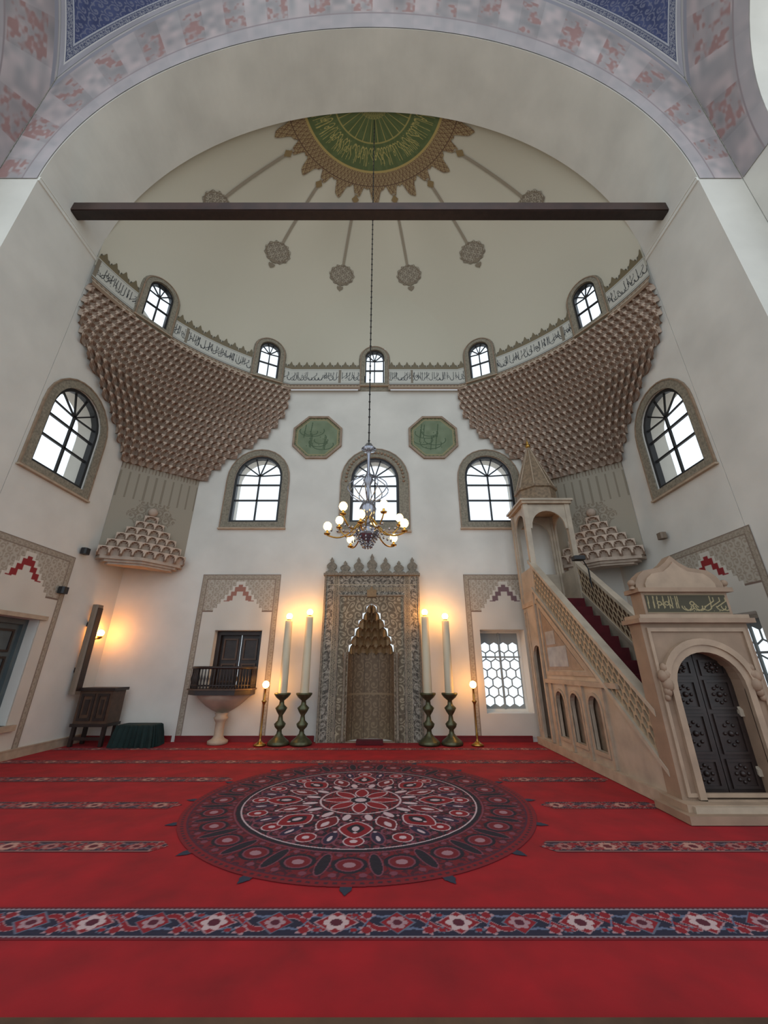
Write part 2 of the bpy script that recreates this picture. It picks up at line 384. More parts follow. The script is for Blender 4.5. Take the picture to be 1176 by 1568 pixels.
for s,nm in ((1,'muqarnas_squinch'),(-1,'muqarnas_squinch')):
    b=MB(nm)
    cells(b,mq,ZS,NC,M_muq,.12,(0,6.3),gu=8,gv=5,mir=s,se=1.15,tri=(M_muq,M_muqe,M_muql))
    p0=Vector((-W+.01,9.08)); p1=Vector((-5.14,YB-.01)); dd=(p1-p0); L=dd.length; dd.normalize(); nn=Vector((dd.y,-dd.x))
    KT=6
    WD=[1.,.86,.70,.52,.34,.17]; DP=[.46,.40,.33,.25,.17,.10]
    for k in range(KT):
        za=4.12+1.22*k/KT; zb=4.12+1.22*(k+1)/KT
        n=[8,7,6,4,3,1][k]; gu=12; U=n*gu+1; v=[];f=[];R=[]
        c=(p0+p1)/2; h=(p1-p0)*.5
        rows=(-1,0,.2,.4,.6,.8,.9,1.,2)
        for vv in rows:
            for j in range(U):
                u=j/(U-1); sc=abs(2*((u*n)%1.)-1)
                r=1 if vv<0 else (0 if vv>=.9 or sc>.86 else math.sqrt(max(0,1-(sc/.86)**2-(vv/.9)**2.4)))
                e=DP[k]*(1-.30*(2*u-1)**2)
                if vv<0: e=max(0,e-.22)
                elif vv>1: e=-.01
                else: e-=.13*r
                q=c+h*(2*u-1)*WD[k]+nn*e
                v.append((s*q.x,q.y,za+(zb-za)*min(1,max(vv,0)))); R.append(r)
        ms=[]
        for a in range(len(rows)-1):
            for j in range(U-1):
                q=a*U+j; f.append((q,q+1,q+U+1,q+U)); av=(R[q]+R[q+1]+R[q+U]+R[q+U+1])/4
                ms.append(M_muql if av<.1 else (M_muqe if av<.45 else M_muq))  # console faces carry the same recess shading in their colours
        for j in (0,U-1):
            base=len(v); 
            for zz in (za,zb):
                q=c+h*(1 if j else -1)*WD[k]; v.append((s*q.x,q.y,zz))
            f.append((U+j,(len(rows)-2)*U+j,base+1,base)); ms.append(M_muq)
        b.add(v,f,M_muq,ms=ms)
    c=(p0+p1)/2+nn*.05; b.sphere((s*c.x,c.y,5.46),.12,M_muq)
    ob=b.done()
    nv,nu=190,140; u=np.linspace(0,1,nu)[None,:]; z=np.linspace(4.08,6.74,nv)[:,None]
    X=p0.x+(p1.x-p0.x)*u+0*z; Y=p0.y+(p1.y-p0.y)*u+0*z
    C=cv(nv,nu,(146,137,121)); bars=(np.mod(u*L,.21)<.05)&(z>5.75)&(z<6.5); C[bars]=(122,112,96)
    ar=arab(u*L,z,.2,.4)&(z<5.75)&(z>4.6)&(np.abs(u-.5)<.18+.25*np.sin(z*5)**2*.5); C[ar]=(122,110,94)
    C[(np.mod(u*L,.08)<.02)&(z>6.56)]=(112,96,80)
    painted('carved_corner_panel',np.stack([s*X,Y,z+0*u],-1),C,parent=ob)
    b=MB('console_ledge')
    pl=[tuple(p0),tuple(p1),tuple(p1+nn*.22-dd*.08),tuple((p0+p1)/2+nn*.50),tuple(p0+nn*.22+dd*.08)]
    pl=[(s*a,c) for a,c in pl]; b.plate([pl],4.04,4.12,M_muq)
    mid=Vector((s*((p0+p1)/2).x,((p0+p1)/2).y))
    for kk,(za,zb) in enumerate(((3.98,4.04),(3.93,3.98))):
        pl2=[(mid*(.12+.1*kk)+Vector(t)*(.88-.1*kk)) for t in pl]; b.plate([[(q.x,q.y) for q in pl2]],za,zb,M_muq)
    b.done(ob)
# ================================================================= WINDOWS
wn=[0]
def arch_window(Mx,sg,cx,z0,w,h,band=True,rb=.19):
    wn[0]+=1; b=MB('window_%d'%wn[0])
    e=rb
    def pl(p,a,c,m): b.plate(p,*sorted((sg*a,sg*c)),m,Mx)
    inner=arch(cx,z0,w,h)
    if band: 
        pl([arch(cx,z0-e*.8,w+2*e,h+1.75*e),inner],.002,.035,M_band)
        pl([arch(cx,z0-e*.8-.03,w+2*e+.06,h+1.75*e+.06),arch(cx,z0-e*.8,w+2*e,h+1.75*e)],.002,.05,M_panel)
        pl([rect(cx-w/2-e-.05,cx+w/2+e+.05,z0-e-.03,z0-e*.8-.03)],.002,.08,M_stone)
    t=.075 if w>1 else .05
    pl([arch(cx,z0+.005,w-.01,h-.01),arch(cx,z0+t,w-2*t,h-2*t)],-.16,-.03,M_black)
    bt=.022 if w>1 else .018
    pl([rect(cx-bt,cx+bt,z0+t,z0+h*.70)],-.12,-.07,M_black)
    for q in (.33,.56) if w>1 else (.42,): pl([rect(cx-w/2+t*.8,cx+w/2-t*.8,z0+h*q-bt,z0+h*q+bt)],-.12,-.07,M_black)
    for sx in (-1,1):
        for (a0,b0),(a1,b1) in [((0,.70*h),(.34*w,.87*h)),((0,.70*h),(.12*w,.97*h)),((.0,.70*h),(.46*w,.72*h))]:
            P0=Vector((cx+sx*a0,z0+b0)); P1=Vector((cx+sx*a1,z0+b1)); d=(P1-P0).normalized(); n=Vector((-d.y,d.x))*bt*.8
            pl([[tuple(P0-n),tuple(P1-n),tuple(P1+n),tuple(P0+n)]],-.11,-.08,M_black)
    return b.done()
Mb=MB_back(YB)
arch_window(Mb,1,*wins_back[0]); cw=arch_window(Mb,1,*wins_back[1],rb=.28); arch_window(Mb,1,*wins_back[2])
# carved beads round the central window's arch
b=MB('carved_archivolt'); c0,z0_,w_,h_=wins_back[1]
for (a,c) in arch(c0,z0_-.12,w_+.28,h_+.26,26)[2:]: b.sphere((a,YB-.045,c),.042,M_panel,8,1,6)
b.done(cw)
arch_window(MB_side(-W),1,7.4,5.42,1.42,2.15); arch_window(MB_side(W),-1,7.4,5.42,1.42,2.15)
for t in winth:
    P=ring(np.array([[t]]),np.array([[10.]]),0)[0,0]
    if abs(t)<.1: Mx=MB_back(YB-.03)
    else:
        n=-Vector((math.sin(t)/A,math.cos(t)/B,0)).normalized()
        u=Vector((0,0,1)).cross(n)*1.0; u.normalize()
        Mx=Matrix(((u.x,0,n.x,P[0]+n.x*.06),(u.y,0,n.y,P[1]+n.y*.06),(0,1,0,0),(0,0,0,1)))
    o=arch_window(Mx,1,0,10.3,.66,1.42,rb=.12)
    b=MB('outer_frame'); b.plate([arch(0,10.0,1.06,1.9),arch(0,10.3,.66,1.42)],-.16,-.005,M_band,Mx); b.done(o)
# ================================================================= WALL PANELS
def frame_panel(name,w,H,posf,opening,stepcol,parent=None,res=.0125):
    nu=int(w/res)+1; nv=int(H/res)+1
    u=np.linspace(-w/2,w/2,nu)[None,:]; z=np.linspace(0.1,H,nv)[:,None]
    C=cv(nv,nu,(198,191,179))+(noise2(nv,nu,25)[...,None]-.5)*10
    e=np.minimum(w/2-np.abs(u),H-z)
    lace=(z>H-1.12)&(e>.13)
    st=np.floor((z-(H-1.0))/.115); hw=np.clip(.60-.085*st,0,.6)
    stepped=(np.abs(u)<hw)&(z<H-.22)&(z>H-1.2)
    lc=lace&~stepped&(z>H-.98)
    C[lc]=(172,163,149); C[lc&arab(u+10,z,.15,.5,13,False)]=(150,138,122)
    C[lc&(z<H-.95)]=(116,96,84)
    edge=(np.abs(u)<hw+.035)&(z<H-.19)&lc; C[edge]=(200,194,182)
    hs2=np.clip(.40-.085*np.floor((z-(H-.80))/.115),0,.6); red=(np.abs(u)<hs2)&(z<H-.27)&(z>H-.72)&(np.abs(u)>hs2-.15); C[red]=stepcol
    bd=(e<.13); C[bd&(u>-99)]=(160,149,133); C[bd&arab(u+10,z,.13,.5,12)]=(142,130,114)
    ln=((e<.018)|(np.abs(e-.13)<.012)); C[ln]=(126,111,98)
    P=posf(u+0*z,z+0*u); k=~((u>opening[0])&(u<opening[1])&(z>opening[2])&(z<opening[3]))
    return painted(name,P,C,k[:-1,:-1]&k[1:,1:],parent=parent)
frame_panel('painted_panel',2.08,3.92,lambda u,z:np.stack([u-3.48,0*u+YB-.012,z],-1),(-.5,.7,1.12,2.48),(150,104,90),wb)
frame_panel('painted_panel',2.08,3.92,lambda u,z:np.stack([u+3.48,0*u+YB-.012,z],-1),(-.72,.4,.6,2.5),(112,88,92),wb)
frame_panel('painted_panel',2.2,3.92,lambda u,z:np.stack([0*u-W+.012,u+7.42,z],-1),(-.67,.68,.6,2.5),(134,30,34),wside['wall_left'])
frame_panel('painted_panel',2.2,3.92,lambda u,z:np.stack([0*u+W-.012,u+7.42,z],-1),(-.67,.68,.6,2.5),(134,30,34),wside['wall_right'])
def lattice(Mx,sg,x0,x1,z0,z1,dep):
    wn[0]+=1; b=MB('window_%d'%wn[0])
    def pl(p,a,c,m): b.plate(p,*sorted((sg*a,sg*c)),m,Mx)
    pl([rect(x0,x1,z0,z1),rect(x0+.06,x1-.06,z0+.06,z1-.06)],-dep-.06,-dep+.03,M_white)
    hs=[]; nx=4; xa=x0+.075; cw_=(x1-x0-.15)/nx; R=cw_/1.732; a=R-.016
    iz=0; z=z0+.09+R
    while z<z1-.08-R*.9:
        for i in range(nx - (iz%2)):
            cx=xa+cw_*(i+.5+.5*(iz%2))
            hs.append([(cx+a*math.cos(PI/6+k*PI/3),z+a*math.sin(PI/6+k*PI/3)) for k in range(6)])
        if iz%2:
            for sx,xe in ((1,xa),(-1,xa+cw_*nx)):
                hs.append([(xe+.008*sx,z-a),(xe+sx*a*.866,z-a*.5),(xe+sx*a*.866,z+a*.5),(xe+.008*sx,z+a)])
        z+=R*1.5; iz+=1
    pl([rect(x0+.05,x1-.05,z0+.05,z1-.05)]+hs,-dep-.015,-dep,M_grille)
    mid=(x0+x1)/2; pl([rect(mid-.025,mid+.025,z0+.05,z1-.05)],-dep,-dep+.03,M_grille)
    pl([rect(x0+.05,x1-.05,z0+(z1-z0)*.66-.02,z0+(z1-z0)*.66+.02)],-dep,-dep+.035,M_grille)
    b.done()
lattice(Mb,1,2.76,3.88,.6,2.5,.42)
lattice(MB_side(W),-1,6.75,8.1,.6,2.5,.42)
b=MB('door_1'); Ms=MB_side(-W)
b.plate([rect(6.75,8.1,.6,2.5),rect(6.85,8.0,.68,2.4)],-.35,-.2,M_blue,Ms)
for y0,y1 in ((6.85,7.42),(7.43,8.0)):
    b.plate([rect(y0,y1,.68,2.4)],-.32,-.27,M_blue,Ms)
    for z0,z1 in ((.76,1.2),(1.28,1.8),(1.88,2.3)):
        b.plate([rect(y0+.08,y1-.08,z0,z1),rect(y0+.12,y1-.12,z0+.04,z1-.04)],-.27,-.25,M_dark,Ms)
b.lathe([(.001,0),(.03,.02),(.03,.05),(.001,.07)],(-W-.23,7.5,1.5),M_brass); b.done()
b=MB('trim_3'); b.plate([rect(6.6,8.25,.5,.6)],-.3,.09,M_stone,Ms); b.plate([rect(6.62,8.23,2.5,2.58)],0.02,.07,M_stone,Ms); b.done()
# ================================================================= OCTAGONS
for cx in (-1.74,1.84):
    b=MB('calligraphy_octagon')
    oc=lambda r:[(cx+r*math.cos(PI/8+k*PI/4),8.22+r*math.sin(PI/8+k*PI/4)) for k in range(8)]
    b.plate([oc(.82),oc(.75)],.002,.07,M_panel,Mb); b.plate([oc(.76)],.002,.03,M_band,Mb); ob=b.done()
    n=200; u=np.linspace(-.76,.76,n)[None,:]; v_=np.linspace(-.76,.76,n)[:,None]
    ap_=np.maximum(np.maximum(np.abs(u),np.abs(v_)),(np.abs(u)+np.abs(v_))/math.sqrt(2))
    C=cv(n,n,(112,124,98)); C+=(noise2(n,n,20)[...,None]-.5)*18
    m=np.zeros((n,n),bool)
    for k in range(11):
        x0=random.uniform(.22,.66)*n; y0=random.uniform(.3,.65)*n; w=random.uniform(.12,.25)*n
        if k%2: path(m,[(x0+w*math.cos(a),y0+w*.55*math.sin(a)) for a in np.linspace(PI*.9,PI*2.1,12)],1.7)
        else: path(m,[(x0,y0-.1*n),(x0+.03*n,y0+.2*n)],1.8)
    for k in range(12): stamp(m,random.uniform(.25,.75)*n,random.uniform(.25,.75)*n,2.2)
    C[m]=(70,86,62); C[(ap_>.60)&(ap_<.64)]=(140,132,98)
    bo=(ap_>.64); C[bo]=(78,90,66); C[bo&arab(u+3,v_+3,.12,.4,12)]=(130,122,90); C[ap_>.715]=(108,90,64)
    painted('calligraphy',np.stack([u+cx+0*v_,0*u+0*v_+YB-.036,v_+8.22+0*u],-1),C,(ap_<.745)[:-1,:-1],parent=ob)
# ================================================================= MIHRAB
b=MB('mihrab_niche'); HO=hood_outline()
b.plate([rect(-1.22,1.22,0.0,3.86),HO],.0,.13,M_panel,MB_back(YB))
for x0,x1 in ((-1.24,-1.19),(1.19,1.24)): b.plate([rect(x0,x1,0,3.9)],.13,.17,M_mfr,Mb)
b.plate([rect(-1.27,1.27,3.86,3.92)],.0,.2,M_mfr,Mb)
b.plate([rect(-.86,.86,0.0,3.36),rect(-.82,.82,0.001,3.32)],.13,.17,M_mfr,Mb)
b.plate([rect(-.12,.12,3.30,3.48)],.13,.19,M_muqg,Mb); b.plate([[(-.05,3.48),(.05,3.48),(0,3.58)]],.13,.19,M_muqg,Mb)
for x in (-.6,.6):
    b.lathe([(.05,0),(.06,.05),(.035,.1),(.035,1.75),(.06,1.82),(.05,1.9)],(x*1.06,YB-.17,.05),M_mfr,10)
for i in range(7):
    cx=-1.08+.36*i; hh=.56 if i==3 else (.36 if i%2 else .46); w=.17
    pr=[(-w,0),(w,0),(w*.95,hh*.12),(w*.4,hh*.22),(w*.75,hh*.38),(w*.8,hh*.5),(w*.4,hh*.66),(w*.2,hh*.7),(w*.3,hh*.8),(0,hh),(-w*.3,hh*.8),(-w*.2,hh*.7),(-w*.4,hh*.66),(-w*.8,hh*.5),(-w*.75,hh*.38),(-w*.4,hh*.22),(-w*.95,hh*.12)]
    b.plate([[(cx+a,3.92+c) for a,c in pr]],.04,.10,M_mfr,Mb)
cells(b,lambda k,u:(HOOD_R[k]*math.cos(PI*(1-u)),YB-.1+HOOD_R[k]*.9*math.sin(PI*(1-u))),HOOD_Z,[7,7,6,5,4,3],M_muqg,.05,(0,9.5),gu=6,gv=5)
mo=b.done()
nu,nv=170,220; u=np.linspace(0,1,nu)[None,:]; z=np.linspace(.02,1.97,nv)[:,None]
X=-.56*np.cos(PI*u)+0*z; Y=YB-.1+.5*np.sin(PI*u)+0*z
C=cv(nv,nu,(104,84,62)); C[arab(u*1.8+.03*np.sin(z*7),z,.22,.66,13,False)]=(130,108,82); C[(np.abs(np.mod(u*5,1)-.5)>.46)&(z>0)]=(86,68,50)
C[(np.abs(z-1.0)<.02)&(u>-1)]=(134,112,84)
painted('niche_shell',np.stack([X,Y,z+0*u],-1),C,parent=mo,m=M_relief)
nu,nv=420,660; u=np.linspace(-1.21,1.21,nu)[None,:]; z=np.linspace(.02,3.85,nv)[:,None]
C=cv(nv,nu,(74,67,57)); au=np.abs(u)
wu=au+.035*np.sin(z*6.3)+.02*np.sin(z*17+au*9); wz=z+.035*np.sin(au*11)+.02*np.cos(z*13)
C[arab(wu,wz,.25,.55,15,False)]=(148,140,126); C[arab(wu+.12,wz+.1,.115,.72,9,False)]=(124,115,101)
inn=(au<.81)&(z<3.31); C[inn]=(98,84,64); C[inn&arab(wu,wz,.21,.55,14,False)]=(148,134,110)
bar=(np.abs(au-.93)<.05)|((np.abs(z-3.5)<.06)&(au<.93)); C[bar]=(78,69,58); C[bar&arab(u+3,z,.09,.5)]=(142,130,108)
for q in (.87,.99,1.16): C[(np.abs(au-q)<.007)&(z>0)]=(150,138,116)
C[(np.abs(z-3.62)<.01)&(au<2)]=(150,138,116)
C*=(.9+.2*noise2(nv,nu,30))[...,None]
hw=np.interp(z,[0,1.949,1.95]+[q for k in range(1,6) for q in (HOOD_Z[k]-.031,HOOD_Z[k]-.029)]+[3.1,3.13,3.14,4],[.56,.56,.56]+[q for k in range(1,6) for q in (HOOD_R[k-1],HOOD_R[k])]+[.13,.02,-1,-1])
k=~(au<hw+.004); k=k[:-1,:-1]&k[1:,1:]
painted('arabesque_relief',np.stack([u+0*z,0*u+0*z+YB-.134,z+0*u],-1),C,k,parent=mo,m=M_relief)
b=MB('trim_6'); b.box(-.3,.3,YB-.45,YB-.2,.02,.1,M_redd); b.done()
# ================================================================= CANDLES
ZF=.02
def candlestick(x,y,h):
    b=MB('candlestick')
    b.lathe([(.001,0),(.23,0),(.25,.03),(.21,.08),(.13,.14),(.06,.22),(.05,.29),(.11,.35),(.13,.41),(.06,.48),(.045,.58),(.10,.66),(.135,.73),(.06,.80),(.05,.88),(.14,.95),(.185,1.01),(.185,1.04),(.10,1.04)],(x,y,ZF),M_bronze,20)
    b.lathe([(.10,1.03),(.10,1.1),(.088,h-.02),(.06,h),(.001,h)],(x,y,ZF),M_candle,16)
    b.lathe([(.03,0),(.055,.03),(.03,.05)],(x,y,h+.01),M_brass,10)
    b.sphere((x,y,h+.12),.075,M_bulbw,10,1,6); b.done()
for x,h in ((-2.02,2.66),(-1.52,2.76),(1.33,2.76),(1.83,2.66)): candlestick(x,9.82,h)
for x in (-2.40,2.37):
    b=MB('brass_lamp_stand')
    b.lathe([(.001,0),(.13,0),(.14,.02),(.08,.05),(.03,.09),(.018,.14),(.03,.2),(.018,.26),(.018,.8),(.05,.86),(.06,.88),(.02,.9),(.02,1.12),(.04,1.14)],(x,9.72,ZF),M_brass,14)
    b.sphere((x,9.72,1.24),.078,M_bulbw,10,1,6); b.done()
# ================================================================= CHANDELIER
cx,cy=0.02,6.6
b=MB('chandelier')
b.tube([(cx,cy,5.72),(cx,cy,17.5)],.014,M_chain,6)
for i in range(60): b.sphere((cx,cy,5.8+i*.19),.024,M_chain,6,1,4)
b.lathe([(.001,5.74),(.06,5.72),(.12,5.62),(.15,5.6),(.05,5.56),(.03,5.45),(.03,5.1),(.07,5.0),(.10,4.92),(.05,4.82),(.03,4.75),(.03,4.5),(.12,4.42),(.16,4.33),(.13,4.2),(.05,4.12),(.05,4.02),(.18,3.96),(.22,3.86),(.16,3.76),(.05,3.7),(.04,3.64),(.001,3.58)],(cx,cy,0),M_crys,16)
for i in range(10):
    a=2*PI*i/10+.2; ca,sa=math.cos(a),math.sin(a)
    R=.72 if i%2 else .60; zt=3.92 if i%2 else 4.18
    pts=[]
    for t in np.linspace(0,1,12):
        r=.08+(R-.08)*t; z=4.15-.30*math.sin(PI*t*.9)+(zt-.15-4.15+.3*math.sin(PI*.9))*t*t
        pts.append((cx+r*ca,cy+r*sa,z))
    b.tube(pts,.014,M_brass,6); e=pts[-1]
    b.lathe([(.001,0),(.05,.01),(.06,.03),(.02,.05),(.02,.09),(.04,.10)],e,M_brass,10)
    b.sphere((e[0],e[1],e[2]+.165),.076,M_bulb,10,1.1,6)
    pts=[(cx+(.05+.34*math.sin(PI*t*.95))*ca,cy+(.05+.34*math.sin(PI*t*.95))*sa,4.45+.55*t) for t in np.linspace(0,1,10)]
    b.tube(pts,.010,M_crys,6)
    for t in np.linspace(.15,.9,6): b.sphere((cx+R*t*ca,cy+R*t*sa,3.80-.02*math.sin(t*9)+.1*t),.022,M_crys,6,1.5,4)
    for t in range(5): b.sphere((cx+(.2-.03*t)*ca,cy+(.2-.03*t)*sa,3.80-.05*t),.02,M_crys,6,1.4,4)
b.done()
b=MB('tie_beam'); b.box(-W+.0,W-.0,5.45,5.68,11.10,11.34,M_beam)
b.box(-W,W,5.47,5.66,11.08,11.10,M_dark); b.done()
# ================================================================= BALCONY
b=MB('preaching_balcony')
bx=-3.5; pl=[(bx-.72,YB-.02),(bx-.72,9.85),(bx-.45,9.58),(bx+.45,9.58),(bx+.72,9.85),(bx+.72,YB-.02)]
b.plate([pl],1.02,1.12,M_dark); sh=lambda p,k:[(bx+(a-bx)*k,YB-.02-(YB-.02-c)*k) for a,c in p]
b.plate([sh(pl,1.05)],1.12,1.15,M_wood)
for z,r in ((1.60,.032),(1.22,.018)): b.tube([(a,c,z) for a,c in sh(pl,.96)],r,M_dark,8)
P_=sh(pl,.96)
for (x0,y0),(x1,y1) in zip(P_[:-1],P_[1:]):
    n=max(3,int(math.hypot(x1-x0,y1-y0)/.07))
    for i in range(n+1):
        x=x0+(x1-x0)*i/n; y=y0+(y1-y0)*i/n
        b.lathe([(.014,1.15),(.022,1.2),(.014,1.28),(.028,1.36),(.014,1.45),(.014,1.6)],(x,y,0),M_dark,6)
b.lathe([(.62,1.02),(.60,.96),(.54,.9),(.40,.78),(.24,.68),(.13,.63),(.10,.60)],(bx,YB-.03,0),M_stone2,24,True,PI,2*PI,sy=.95)
b.lathe([(.001,0),(.22,0),(.22,.06),(.14,.10),(.10,.16),(.10,.42),(.13,.47),(.16,.52),(.12,.56),(.15,.62)],(bx+.08,YB-.27,ZF),M_stone,18)
b.done()
b=MB('door_2')
b.plate([rect(-3.98,-2.78,1.12,2.48),rect(-3.88,-2.88,1.2,2.38)],-.30,-.18,M_dark,Mb)
for x0,x1 in ((-3.88,-3.39),(-3.37,-2.88)):
    b.plate([rect(x0,x1,1.2,2.38)],-.34,-.30,M_dark,Mb)
    for z0,z1 in ((1.26,1.7),(1.78,2.3)): b.plate([rect(x0+.06,x1-.06,z0,z1),rect(x0+.1,x1-.1,z0+.04,z1-.04)],-.30,-.27,M_wood,Mb)
b.done()
# ================================================================= MINBAR
b=MB('minbar_pulpit'); XN,XF=3.85,4.98
def ln_(y): return .42+.82*(y-5.55)
SN=MB_side(XN); SF=MB_side(XF)
side=[(5.6,.16),(9.95,.16),(9.95,3.3),(9.08,3.3),(5.6,ln_(5.6))]
hol=[arch(y,.34,.40,.82,10) for y in (7.2,7.9,8.55)]+[arch(9.45,.18,.5,1.9,12)]
b.plate([side]+hol,-.0,.07,M_stone2,SN); b.plate([side],-.07,0,M_stone2,SF)
b.box(XN+.12,XN+.14,6.9,8.85,.2,1.3,M_panel)
b.box(XN-.07,XF+.05,5.2,9.98,ZF,.16,M_stone)
b.plate([rect(6.35,9.09,1.30,1.38)],-.05,0.01,M_stone,SN)
for y in (6.85,7.55,8.22,8.88): b.plate([rect(y-.035,y+.035,.165,1.3)],-.035,.01,M_stone,SN)
for y in (7.2,7.9,8.55): b.plate([arch(y,.28,.50,.93,10),arch(y,.34,.40,.82,10)],-.02,.01,M_stone,SN)
tri=[(6.95,1.46),(9.0,1.46),(9.0,3.05)]; tri2=[(7.2,1.53),(8.93,1.53),(8.93,2.88)]
b.plate([tri,tri2],-.03,0.01,M_stone,SN); b.plate([[(7.35,1.56),(8.9,1.56),(8.9,2.78)]],-.010,0.01,M_panel,SN); b.plate([rect(7.9,8.8,1.62,2.0)],-.016,0.01,M_veined,SN); b.plate([rect(8.35,8.8,2.05,2.32)],-.016,0.01,M_veined,SN)
b.plate([rect(9.1,9.17,.17,3.25)],-.055,.01,M_stone,SN)
b.plate([rect(9.72,9.9,.3,2.9),rect(9.75,9.87,.34,2.86)],-.02,.01,M_stone,SN)
hs=[]; L=3.5
for j in range(4):
    n=30
    for i in range(n - j%2):
        p=.09+(i+.5*(j%2))*(L-.14)/n+.03; q=.10+j*.135; y=5.58+p
        hs.append([(y+.050*math.cos(a),ln_(y+.050*math.cos(a))+q+.066*math.sin(a)) for a in [PI/6+k*PI/3 for k in range(6)]])
par=[(5.58,ln_(5.58)),(9.10,ln_(9.10)),(9.10,ln_(9.10)+.62),(5.58,ln_(5.58)+.62)]
b.plate([par]+hs,-.015,.03,M_latt,SN); b.plate([par]+hs,-.03,.015,M_latt,SF)
bk=[(5.6,ln_(5.6)+.01),(9.08,ln_(9.08)+.01),(9.08,ln_(9.08)+.61),(5.6,ln_(5.6)+.61)]
b.plate([bk],.04,.05,M_wood,SN); b.plate([bk],-.05,-.04,M_wood,SF)
b.plate([bk]+hs,.055,.065,M_latt,SN); b.plate([bk]+hs,-.065,-.055,M_latt,SF)
for q,t in ((.60,.08),(-.05,.07)):
    rr=[(5.55,ln_(5.55)+q),(9.12,ln_(9.12)+q),(9.12,ln_(9.12)+q+t),(5.55,ln_(5.55)+q+t)]
    b.plate([rr],-.06,.09,M_stone2,SN); b.plate([rr],-.09,.06,M_stone2,SF)
n=13
for i in range(n):
    y0=5.75+i*(9.0-5.75)/n; z1=.17+(3.05-.17)*(i+1)/n
    b.box(XN+.16,XF-.16,y0,9.0,z1-.225,z1,M_redd)
b.box(XN-.03,XF+.03,8.99,9.96,2.97,3.07,M_stone)
b.plate([rect(XN+.03,XF-.03,.17,3.0)],-.03,0,M_stone2,MB_back(9.94))
tz0,tz1=3.065,5.45
for x in (XN-.02,XF-.10):
    for y in (8.975,9.87): b.box(x,x+.12,y,y+.12,tz0,tz1,M_stone2)
for Mx,c,w,d0,d1 in ((SN,9.48,.96,.02,.06),(MB_side(XF-.05),9.48,.96,0,.04)):
    b.plate([rect(c-w/2,c+w/2,3.08,tz1-.01),arch(c,3.85,.72,1.45,14,.42)],d0,d1,M_stone2,Mx)
b.plate([rect(XN+.03,XF-.03,3.08,tz1-.01),arch((XN+XF)/2,3.85,.82,1.45,14,.45)],.0,.05,M_stone2,MB_back(9.965))
b.plate([[(XN+.03,4.8),(XN+.15,4.8)]+[((XN+XF)/2-.41*math.cos(PI*k/12),4.85+.42*math.sin(PI*k/12)) for k in range(13)]+[(XF-.15,4.8),(XF-.03,4.8),(XF-.03,tz1-.01),(XN+.03,tz1-.01)]],.0,.04,M_stone2,MB_back(9.035))
b.box(XN-.06,XF+.06,8.92,10.03,tz1,tz1+.07,M_stone); b.box(XN-.10,XF+.10,8.88,10.07,tz1+.07,tz1+.12,M_stone2)
tc=((XN+XF)/2,9.48,0)
b.lathe([(.56,5.57),(.56,5.62),(.50,5.64),(.50,5.95),(.55,5.97),(.55,6.03)],tc,M_cone,8,False,rot=PI/8)
b.lathe([(.50,6.03),(.30,6.62),(.12,7.15),(.03,7.38),(.001,7.4)],tc,M_cone,8,False,rot=PI/8)
b.sphere((tc[0],tc[1],7.45),.07,M_brass); b.lathe([(.03,7.5),(.045,7.56),(.012,7.62),(.001,7.72)],tc,M_brass,8)
for k in range(8):
    a=PI/8+k*PI/4; b.tube([(tc[0]+.51*math.cos(a),tc[1]+.51*math.sin(a),6.03),(tc[0]+.31*math.cos(a),tc[1]+.31*math.sin(a),6.62),(tc[0]+.03*math.cos(a),tc[1]+.03*math.sin(a),7.38)],.016,M_stone,5)
# portal
PM=MB_back(5.42); px0,px1=3.80,5.24; pc=4.50; DW=.88
b.plate([rect(px0,px1,.17,2.16),arch(pc,.18,DW,1.62,16,.44)],-.26,0,M_port,PM)
b.plate([rect(px0+.06,px1-.06,.2,2.1),rect(px0+.10,px1-.10,.24,2.05)],-.01,.025,M_port2,PM)
b.plate([arch(pc,.18,DW+.16,1.74,16,.52),arch(pc,.17,DW,1.62,16,.44)],-.01,.05,M_port2,PM)
b.plate([[(pc+.60*math.cos(PI*i/20),1.40+.56*math.sin(PI*i/20)) for i in range(21)]+[(pc-.52*math.cos(PI*i/20),1.40+.48*math.sin(PI*i/20)) for i in range(21)]],-.01,.07,M_port2,PM)
for sx in (-1,1):
    for k,(dx,dz_,r) in enumerate(((.56,1.40,.07),(.60,1.50,.06),(.55,1.52,.05),(.58,1.32,.05),(.56,1.60,.045),(.60,1.25,.035))):
        b.sphere((pc+sx*dx,5.385,dz_),r,M_port,8,1.3,6)
b.box(px0-.06,px1+.06,5.33,5.74,2.16,2.22,M_port); b.box(px0-.02,px1+.02,5.36,5.72,2.22,2.27,M_port2)
b.plate([rect(px0+.12,px1-.12,2.27,2.58)],-.26,-.02,M_port,PM)
b.box(px0+.06,px1-.06,5.38,5.72,2.58,2.64,M_port)
cr=[(px0+.1,2.64),(px1-.1,2.64),(px1-.10,2.72),(px1-.16,2.82),(px1-.26,2.90),(pc+.22,2.94),(pc+.10,3.02),(pc,3.12),(pc-.10,3.02),(pc-.22,2.94),(px0+.26,2.90),(px0+.16,2.82),(px0+.10,2.72)]
b.plate([cr],-.22,-.05,M_port,PM); b.plate([[(pc+(a-pc)*.8,2.64+(c-2.64)*.8) for a,c in cr]],-.05,-.025,M_port2,PM)
for sx in (px0+.06,px1-.06): b.sphere((sx,5.5,2.84-.12),.05,M_port,8); b.lathe([(.05,0),(.02,.05),(.02,.09)],(sx,5.5,2.63),M_port,8)
b.box(px0-.16,px1+.2,5.12,5.72,ZF,.10,M_port); b.box(px0-.08,px1+.12,5.24,5.72,.10,.17,M_port2)
